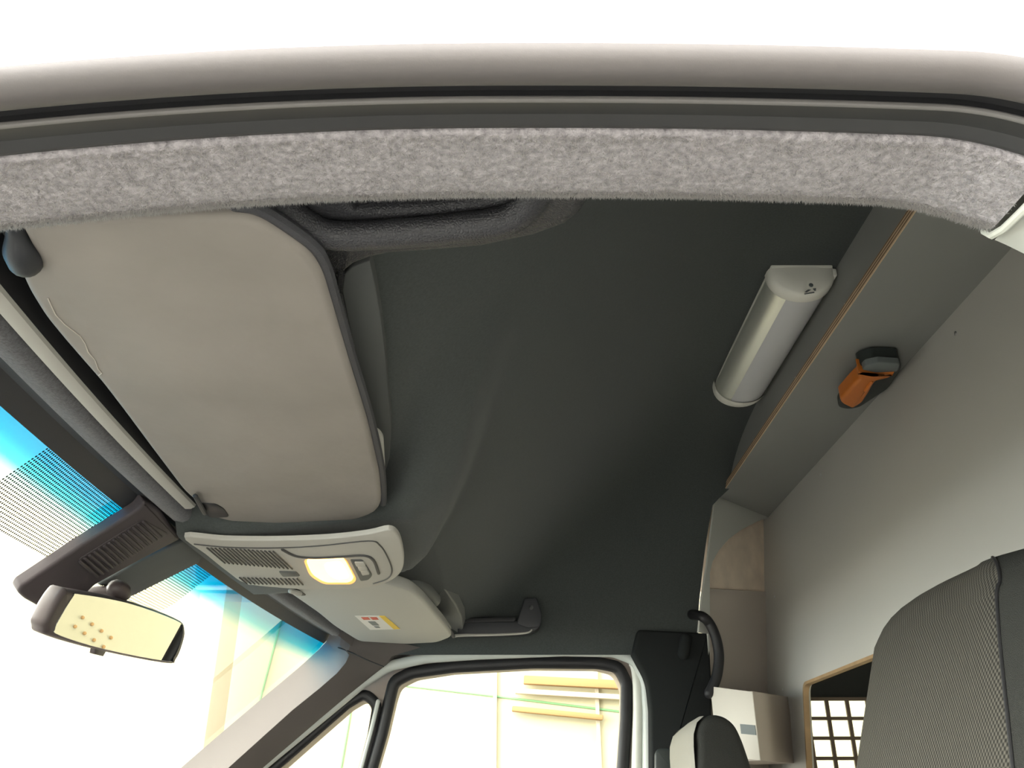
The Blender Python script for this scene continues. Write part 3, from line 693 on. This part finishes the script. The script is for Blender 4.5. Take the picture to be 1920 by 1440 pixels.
# ------------------------------------------------------------------ partition
PS = .1
PN, PQ = Vector((-1, 0, PS)).normalized(), Vector((.604, 0, .6))      # normal into the cab
pu, pv = Vector((0, 1, 0)), Vector((PS, 0, 1)).normalized()
def PT(px, py, off=0.): return PP(px, py, PQ + PN*off, PN)
def p2(px, py): p = PT(px, py) - PQ; return (p.dot(pu), p.dot(pv))
def to_p(a, b): return PQ + pu*a + pv*b
pw = thing('wall_rear', (.55, 1.2, -.9), 'grey laminate partition behind the seats with a glazed window', 'partition', 'structure')
wy1, wz1 = p2(1507, 1283); wz1 = wz1
hole = rounded([(wy1, wz1), (wy1, wz1 - .50), (.80, wz1 - .50), (.80, wz1)], .02, 4)
outp = [(.30, -1.5), (2.06, -1.5), (2.06, -.30), (2.06, .25), (.30, .25)]
plate('partition_board', outp, [hole], to_p, -PN, .012, 'partition', pw)
def hring(d): return [to_p(a, b) for a, b in rounded([(wy1 + d, wz1 + d), (wy1 + d, wz1 - .50 - d), (.80 - d, wz1 - .50 - d), (.80 - d, wz1 + d)], .02, 4)]
A, B = hring(.003), hring(-.0025); n = len(A); V = [p + PN*.002 for p in A] + [p + PN*.002 for p in B] + [p - PN*.008 for p in B] + [p - PN*.008 for p in A]
Fc = []
for k in range(4):
    for i in range(n): Fc.append((k*n+i, k*n+(i+1) % n, ((k+1) % 4)*n+(i+1) % n, ((k+1) % 4)*n+i))
mesh('window_frame', V, Fc, 'wood_plain', pw, 30)
mesh('window_pane', [p - PN*.006 for p in B], [tuple(range(n))], 'glass', pw, 0)
for k, (a, b) in enumerate(((1452, 1119), (1538, 890), (1467, 1293), (1466, 1438), (1790, 625))):
    disc('screw_head', PT(a, b, .0012), PN, .003, .002, 'steel', pw, 10)

# overhead shelf
sh = thing('overhead_shelf', (.53, 1.2, .60), 'grey laminated plywood shelf board across the cab under the roof', 'shelf')
spoly = [(.457, .33), (.457, 1.80), (.61, 1.953), (.61, .33)]
mesh('board', [Vector((x, y, z)) for z in (.600, .6125) for x, y in [(.4585, .33), (.4585, 1.8015), (.61, 1.953), (.61, .33)]],
     [(0,1,2,3), (7,6,5,4), (0,4,5,1), (1,5,6,2), (2,6,7,3), (3,7,4,0)], 'laminate', sh, 30)
box('plywood_edge', (.4577, 1.065, .60655), (.0016, 1.47, .0125), 'plywood_edge', sh)
fa = [(y, .6125) for y in (.36, 1.79)]
fas = [(.44, .613)] + [(1.795, .613)] + [(YC + A_*math.copysign(abs(math.cos(a))**.5, math.cos(a)), .288 + (zroof(.46)-.288)*abs(math.sin(a))**.5) for a in [math.radians(d) for d in range(40, 141, 5)]]
fas = [(y, min(z, .76)) for y, z in fas if z > .612] 
plate('fascia', fas, [], lambda a, b: (.464, a, b), (1, 0, 0), .012, 'laminate', sh)
for k, (y, z) in enumerate(((.80, .622), (1.02, .621), (1.25, .621), (1.52, .621))): disc('screw_head', (.463, y, z), (-1, 0, 0), .0022, .0015, 'steel', sh, 8)

# ------------------------------------------------------------------ strip light on the ceiling
lf = thing('strip_light', (.413, 1.22, .63), 'white half-round strip light mounted on the dark ceiling beside the shelf', 'light fixture')
lx, lz, hw, hh = .4130, .682, .0455, .043
def lsec(y, s=1., hs=1.): return [Vector((lx - hw*s*math.cos(a), y, lz - hh*hs*math.sin(a)**.8)) for a in [math.pi*k/20 for k in range(21)]]
y0, y1 = 1.040, 1.388
sec = lambda y, a0, a1, s=1.: [Vector((lx - hw*s*math.cos(math.radians(a0+(a1-a0)*k/8)), y, lz - hh*s*math.sin(math.radians(a0+(a1-a0)*k/8))**.8)) for k in range(9)]
grid('reflector_side', [sec(y, 4, 62) for y in (y0, y1)], 'lamp_alu', lf, 60)
grid('reflector_side', [sec(y, 148, 176) for y in (y0, y1)], 'lamp_alu', lf, 60)
grid('diffuser', [sec(y, 62, 148, .995) for y in (y0, y1)], 'lamp_diffuser', lf, 60)
def cap(ya, yb, bulge):
    rws = []
    for k in range(9):
        f = k / 8; y = ya + (yb - ya)*f; s = 1.05 * math.sqrt(max(0, 1 - (max(0, f - .15)/.86)**4)) if bulge else 1.05 * (1 - .12*f*f)
        rws.append([Vector((lx - hw*1.02*max(s, .05)**.5*math.cos(a), y - .022*math.sin(a)*(0 if not bulge else 0), lz - hh*max(s, .02)*math.sin(a)**.8)) for a in [math.pi*j/20 for j in range(21)]])
    return rws
capr = [[Vector((lx - hw*q*math.cos(t), y, lz - hh*q*math.sin(t)**.8)) for t in [math.pi*j/20 for j in range(21)]] for y, q in ((1.043, 1.02), (1.041, 1.045), (1.030, 1.045), (1.024, 1.02), (1.020, .95), (1.019, .5))]
capr.append([Vector((lx, 1.019, lz))]*21)
grid('end_cap', capr, 'lamp_cream', lf, 50)
c2 = cap(1.383, 1.413, False)
c2.append([Vector((lx, 1.415, lz - .02))]*21)
grid('end_cap', c2, 'lamp_cream', lf, 40)
c3 = [[p for p in lsec(1.082, 1.05, 1.06)], [p for p in lsec(1.075, 1.03, 1.04)]]
box('mounting_base', (lx, 1.216, lz + .004), (.088, .395, .010), 'lamp_cream', lf, bev=.002)
box('corner_bracket', (.4590, 1.030, .675), (.006, .02, .012), 'lamp_cream', lf, bev=.002)
def CF(px, py): return P(px, py, y=1.0185)
disc('screw', CF(1521, 534), (0, -1, 0), .0032, .0015, 'label_grey', lf, 10)
for pts in ([(1508, 548), (1515, 543), (1521, 543), (1513, 548)], [(1508, 550), (1527, 547), (1527, 549), (1509, 552)], [(1524, 541), (1530, 540), (1530, 545), (1527, 545)]):
    slab('printed_mark', [CF(a, b) for a, b in pts], (0, 1, 0), .0005, .0001, 'label_grey', lf, seg=1)
# ------------------------------------------------------------------ emergency hammer under the shelf
eh = thing('emergency_hammer', (.565, 1.2, .56), 'orange and black emergency hammer hanging under the overhead shelf', 'hammer')
hz0 = .575
def HM(pts, z, r=5): return [P(a, b, z=z) for a, b in rounded(pts, r, 4)]
slab('holder', HM([(1618, 684), (1690, 680), (1690, 694), (1664, 730), (1612, 764), (1590, 768), (1572, 764), (1571, 752), (1600, 712)], .590, 8), (0, 0, 1), .010, .002, 'tool_black', eh)
slab('head', HM([(1614, 686, 4), (1640, 678, 6), (1688, 680, 6), (1690, 690), (1685, 698), (1650, 702), (1612, 696), (1608, 691)], .572, 5), (0, 0, 1), .024, .006, 'tool_black', eh)
slab('head_cap', HM([(1624, 685), (1648, 680), (1688, 683), (1684, 697), (1650, 701), (1616, 694)], .566, 4), (0, 0, 1), .010, .002, 'label_grey', eh)
slab('grip', HM([(1608, 697, 4), (1640, 703), (1680, 701, 4), (1668, 710), (1642, 716, 8), (1630, 738), (1618, 757, 8), (1598, 768, 6), (1578, 758, 6), (1575, 750), (1600, 722), (1613, 710, 6)], .562, 4), (0, 0, 1), .022, .006, 'orange', eh)
tube('grip_rib', [P(1634, 717, z=.5615), P(1623, 732, z=.5615)], .0028, 'orange', eh, seg=8)

# ------------------------------------------------------------------ box in the far corner
bx = thing('junction_box', (.47, 1.77, .04), 'cream metal box with grey label in the corner behind the far headrest', 'box')
E = P(1411, 1296, y=1.70); Lp = P(1333, 1292, y=1.775); Rp = PT(1476, 1300, .004)
zt, zb = E.z, P(1411, 1426, y=1.70).z
Bk = Lp + (Rp - E)
cor = [Vector((p.x, p.y, 0)) for p in (E, Rp, Bk, Lp)]
V = [Vector((c.x, c.y, zb)) for c in cor] + [Vector((c.x, c.y, zt + d)) for c, d in zip(cor, (0, .004, .008, .006))]
mesh('box_body', V, [(0,1,2,3), (7,6,5,4), (0,4,5,1), (1,5,6,2), (2,6,7,3), (3,7,4,0)], 'box_shaded', bx, 20)
nL = Vector((-(Lp.y - E.y), (Lp.x - E.x), 0)).normalized()
if nL.y > 0: nL = -nL
def FL(f, z): return E + (Lp - E)*f + Vector((0, 0, z - E.z)) + nL*.0015
slab('lit_face', [FL(.0, zt - .001), FL(1, zt + .005), FL(1, zb), FL(0, zb)], -nL, .002, .0008, 'box_lit', bx, seg=2)
slab('label_plate', [FL(.02, zt - .060), FL(.36, zt - .060), FL(.36, zt - .077), FL(.02, zt - .077)], -nL, -.001, .0001, 'label_grey', bx, seg=1)

# ------------------------------------------------------------------ seats
ds = thing('driver_seat', (.45, .77, -.9), 'black and grey woven fabric driver seat close to the camera', 'seat')
def seat_ring(z, y_n, y_f, s=1., x0=None):
    x0 = (.345 + (z - .03) * .30) if x0 is None else x0
    pts = [(0, y_f - .03), (0, (y_f + y_n)/2), (-.003, y_n + .115), (.004, y_n + .085), (.028, y_n + .035), (.06, y_n + .010), (.10, y_n), (.13, y_n + .03), (.14, y_n + .12), (.14, y_f - .10), (.125, y_f - .02), (.08, y_f), (.03, y_f - .006)]
    cx, cy = .07, (y_n + y_f)/2
    return [Vector((x0 + cx + (a - cx)*s, cy + (b - cy)*s, z)) for a, b in catmull_xy(pts)]
def catmull_xy(pts): return [(v.x, v.y) for v in catmull([Vector((a, b, 0)) for a, b in pts], 5, True)]
lv_ = [(-.60, .50, .975), (-.40, .49, .98), (-.20, .50, .975), (-.05, .525, .97), (.03, .545, .962), (.10, .565, .955), (.145, .575, .95)]
rws = [seat_ring(z, a, b) for z, a, b in lv_]
for k in range(1, 8):
    a = math.pi/2*k/8; rws.append(seat_ring(.145 + .046*math.sin(a),   .575 + .07*(1-math.cos(a)), .95 - .10*(1-math.cos(a))**1.2, 1 - .42*(1-math.cos(a))**1.5, .345 + .12*.30 + .02*math.sin(a)))
nr = len(rws[0]); top = sum(rws[-1], Vector())/nr + Vector((0, 0, .003)); rws.append([top]*nr)
grid('front_panel', [[r[(55 + k) % nr] for k in range(nr - 55 + 14)] for r in rws], 'seat_weave', ds, 0)
grid('side_shell', [[r[k] for k in range(13, 56)] for r in rws], 'seat_side', ds, 0)
seam = [r[13] for r in rws[2:-2]]
tube('seam', catmull(seam, 3), .0016, 'rubber_black', ds, seg=8)
cu = rounded([(-.25, .50), (-.25, .97), (.36, .97), (.36, .50)], .08, 5)
slab('cushion', [Vector((a, b, -.50)) for a, b in cu], (0, 0, -1), .16, .04, 'seat_weave', ds)
box('seat_base', (.12, .735, -.80), (.42, .40, .28), 'dark_plastic', ds, bev=.02)

ps = thing('passenger_seat', (.36, 1.5, -.9), 'black passenger seat headrest with window light painted on its front face below the far window', 'seat')
prf = [(1310, 1400), (1308, 1375), (1316, 1352), (1334, 1340), (1358, 1343), (1378, 1358), (1391, 1382), (1402, 1412), (1412, 1445), (1424, 1500), (1318, 1500)]
pr = [P(a.x, a.y, y=1.40) for a in catmull([Vector((a, b, 0)) for a, b in prf], 4, True)]
slab('headrest', pr, (0, 1, 0), .24, .012, 'seat_side', ps, round_back=True)
fr0 = [p for p in pr]
fx = [P(a, b, y=1.402) for a, b in ((1310, 1500), (1306, 1440), (1303, 1400), (1303, 1376), (1309, 1354), (1322, 1342))]
rws = []
for f in (0., .04, .1, .5, .9, 1.):
    rws.append([p + Vector((-.006 * (1 if 0 < f < 1 else .2), .215*f + .004, -.01*(f*f))) for p in fx])
grid('lit_front_face', rws, 'seat_window_lit', ps, 0)  # headrest front in the lightened fabric, as lit by the window
slab('backrest', [Vector((x, 1.30, z)) for x, z in rounded([(.255, -.05), (.36, -.03), (.32, -.60), (.17, -.60)], .04, 4)], (0, 1, 0), .46, .03, 'seat_side', ps, round_back=True)
cu = rounded([(-.28, 1.28), (-.28, 1.78), (.26, 1.78), (.26, 1.28)], .08, 5)
slab('cushion', [Vector((a, b, -.50)) for a, b in cu], (0, 0, -1), .16, .04, 'seat_side', ps)
box('seat_base', (.05, 1.53, -.80), (.42, .40, .28), 'dark_plastic', ps, bev=.02)

# dashboard below the windscreen, out of view, added to block light off the floor
dash = [(-1.30, -.36), (-1.05, -.33), (-.75, -.30), (-.55, -.27), (-.42, -.28), (-.36, -.33), (-.34, -.42), (-.40, -.55), (-.48, -.75), (-.52, -.94)]
dd = grid('dashboard', [[Vector((x, y, z - .04*abs(y - 1.1)**2)) for x, z in dash] for y in [.36 + 1.46*k/24 for k in range(25)]], 'dark_plastic', sharp=50)
tag(dd, 'black plastic dashboard below the windscreen', 'dashboard', kind='structure')
hood = [(-1.25, -.38), (-1.5, -.43), (-1.8, -.52), (-2.05, -.66), (-2.15, -.82), (-2.18, -1.1)]  # bonnet out of view, added to bounce light up to the visors
bo_ = grid('bonnet', [[Vector((x + .18*abs(y - 1.1)**2, y, z - .08*abs(y - 1.1)**2)) for x, z in hood] for y in [.22 + 1.76*k/24 for k in range(25)]], 'white_paint', sharp=50)
tag(bo_, 'white van bonnet ahead of the windscreen', 'bonnet', kind='structure')
# cab floor
cf = box('floor_cab', (.0, 1.1, -.96), (1.5, 1.56, .04), 'van_floor'); tag(cf, 'black rubber cab floor under the seats', 'floor', kind='structure')

# ------------------------------------------------------------------ cargo bay seen through the partition window
cw = thing('wall_cargo', (1.6, 2.05, -.9), 'dark cargo bay side wall seen through the partition window', 'wall', 'structure')
GY = 2.03
gx0, gx1, gz1 = P(1509, 1312, y=GY).x, P(1509, 1312, y=GY).x + .46, P(1509, 1312, y=GY).z
gz0 = gz1 - .40
plate('side_lining', [(.60, -1.0), (3.4, -1.0), (3.4, .84), (.60, .84)], [[(gx0, gz0), (gx1, gz0), (gx1, gz1), (gx0, gz1)]], lambda a, b: (a, GY, b), (0, 1, 0), .02, 'cargo_dark', cw)
ga = thing('window_grille', (gx0 + .2, GY, gz0), 'brown metal window guard with square openings behind the partition glass', 'grille')
pit_x, pit_z = .0455, .0405
nx, nz = 10, 10
gr_v = mesh('vertical_bar', [Vector((gx0 - .005, GY - .012, gz0)), Vector((gx0 + .003, GY - .012, gz0)), Vector((gx0 + .003, GY - .012, gz1 + .004)), Vector((gx0 - .005, GY - .012, gz1 + .004))] + [Vector((gx0 - .005, GY - .006, gz0)), Vector((gx0 + .003, GY - .006, gz0)), Vector((gx0 + .003, GY - .006, gz1 + .004)), Vector((gx0 - .005, GY - .006, gz1 + .004))],
     [(0,1,2,3), (7,6,5,4), (0,4,5,1), (1,5,6,2), (2,6,7,3), (3,7,4,0)], 'grille_brown', ga, 30)
for k in range(1, nx + 1):
    o = gr_v.copy(); C.objects.link(o); o.location = gr_v.location + Vector((pit_x*k, 0, 0))
gr_h = mesh('horizontal_bar', [Vector((x, y, z)) for y in (GY - .0125, GY - .0065) for x, z in ((gx0 - .005, gz1 - .003), (gx0 + pit_x*nx, gz1 - .003), (gx0 + pit_x*nx, gz1 + .004), (gx0 - .005, gz1 + .004))],
     [(0,1,2,3), (7,6,5,4), (0,4,5,1), (1,5,6,2), (2,6,7,3), (3,7,4,0)], 'grille_brown', ga, 30)
for k in range(1, nz):
    o = gr_h.copy(); C.objects.link(o); o.location = gr_h.location + Vector((0, 0, -pit_z*k))

# ------------------------------------------------------------------ things in the hall seen through the glass
HY = H['y1'] - .05
def hall_box(name, p, q, dep, m, label, cat):
    a, b = P(*p, y=HY), P(*q, y=HY)
    mid = (a + b)/2; L = Vector((b.x - a.x, 0, b.z - a.z))
    return a, b
def rail(px0, px1, hpx, m, label):
    a, b = P(*px0, y=HY), P(*px1, y=HY); h = hpx * HY / 1.05 / F_PX; d = b - a
    L = d.length; ang = math.atan2(d.z, d.x); R = Matrix.Rotation(-ang, 3, 'Y')
    o = box('wall_rail', (a + b)/2, (L, .06, h), m, None, R, .006); tag(o, label, 'rail', 'rails on the far hall wall'); return o
rail((982, 1275), (1300, 1292), 15, 'hall_beam', 'topmost tan rail on the hall wall seen through the far window')
rail((966, 1296), (1300, 1316), 9, 'hall_column', 'middle pale rail on the hall wall seen through the far window')
rail((960, 1329), (1130, 1346), 9, 'hall_beam', 'lowest short tan rail on the hall wall seen through the far window')
gp = tube('green_reflection', [P(745, 1284, y=H['y1'] - .006), P(900, 1302, y=H['y1'] - .006), P(1250, 1345, y=H['y1'] - .006)], .006, 'hall_green', seg=8)  # glass edge reflection in the far window, built as a green tube
tag(gp, 'thin green reflection in the far window built as a line on the hall wall', 'reflection')
gp2 = tube('green_pipe', [P(531, 1150, y=H['y1'] - .006), P(508, 1235, y=H['y1'] - .006), P(486, 1318, y=H['y1'] - .006), P(452, 1450, y=H['y1'] - .006)], .007, 'hall_green', seg=8)
tag(gp2, 'green upright line on the hall wall seen through the windscreen', 'pipe')
gp3 = tube('green_pipe', [P(660, 1318, y=H['y1'] - .006), P(648, 1390, y=H['y1'] - .006), P(636, 1460, y=H['y1'] - .006)], .006, 'hall_green', seg=8)
tag(gp3, 'green upright line on the hall wall seen through the quarter window', 'pipe')
ca, cb = P(340, 1300, y=HY - .3), P(415, 1300, y=HY - .3)
colm = box('hall_column', ((ca.x + cb.x)/2, HY - .3, (H['z0'] + H['z1'])/2), (abs(cb.x - ca.x), .3, H['z1'] - H['z0']), 'hall_column', bev=.02)
tag(colm, 'beige column standing in the bright hall beyond the windscreen', 'column')
for k, px in enumerate((928, 1120)):
    a = P(px, 1300, y=HY)
    j = box('panel_joint', (a.x, HY + .04, .7), (.02, .03, 4.6), 'hall_column', wf)

hook0 = disc('wall_hook', (1.30, H['y1'] - .012, -.12), (0, -1, 0), .010, .012, 'hall_beam', None, 10)
places = ('leftmost', 'second from left', 'third from left', 'rightmost')
for r, (z, xs) in enumerate(((-.12, (1.30, 1.23, 1.16, 1.09)), (-.18, (1.30, 1.23, 1.16, 1.09)))):
    for k, x in enumerate(xs):
        o = hook0 if (r, k) == (0, 0) else hook0.copy()
        if o is not hook0: C.objects.link(o); o.location = hook0.location + Vector((x - 1.30, 0, z + .12))
        tag(o, 'small hall wall hook, %s in the %s row seen in the mirror' % (places[k], ('upper', 'lower')[r]), 'hook', 'hooks on the far hall wall')
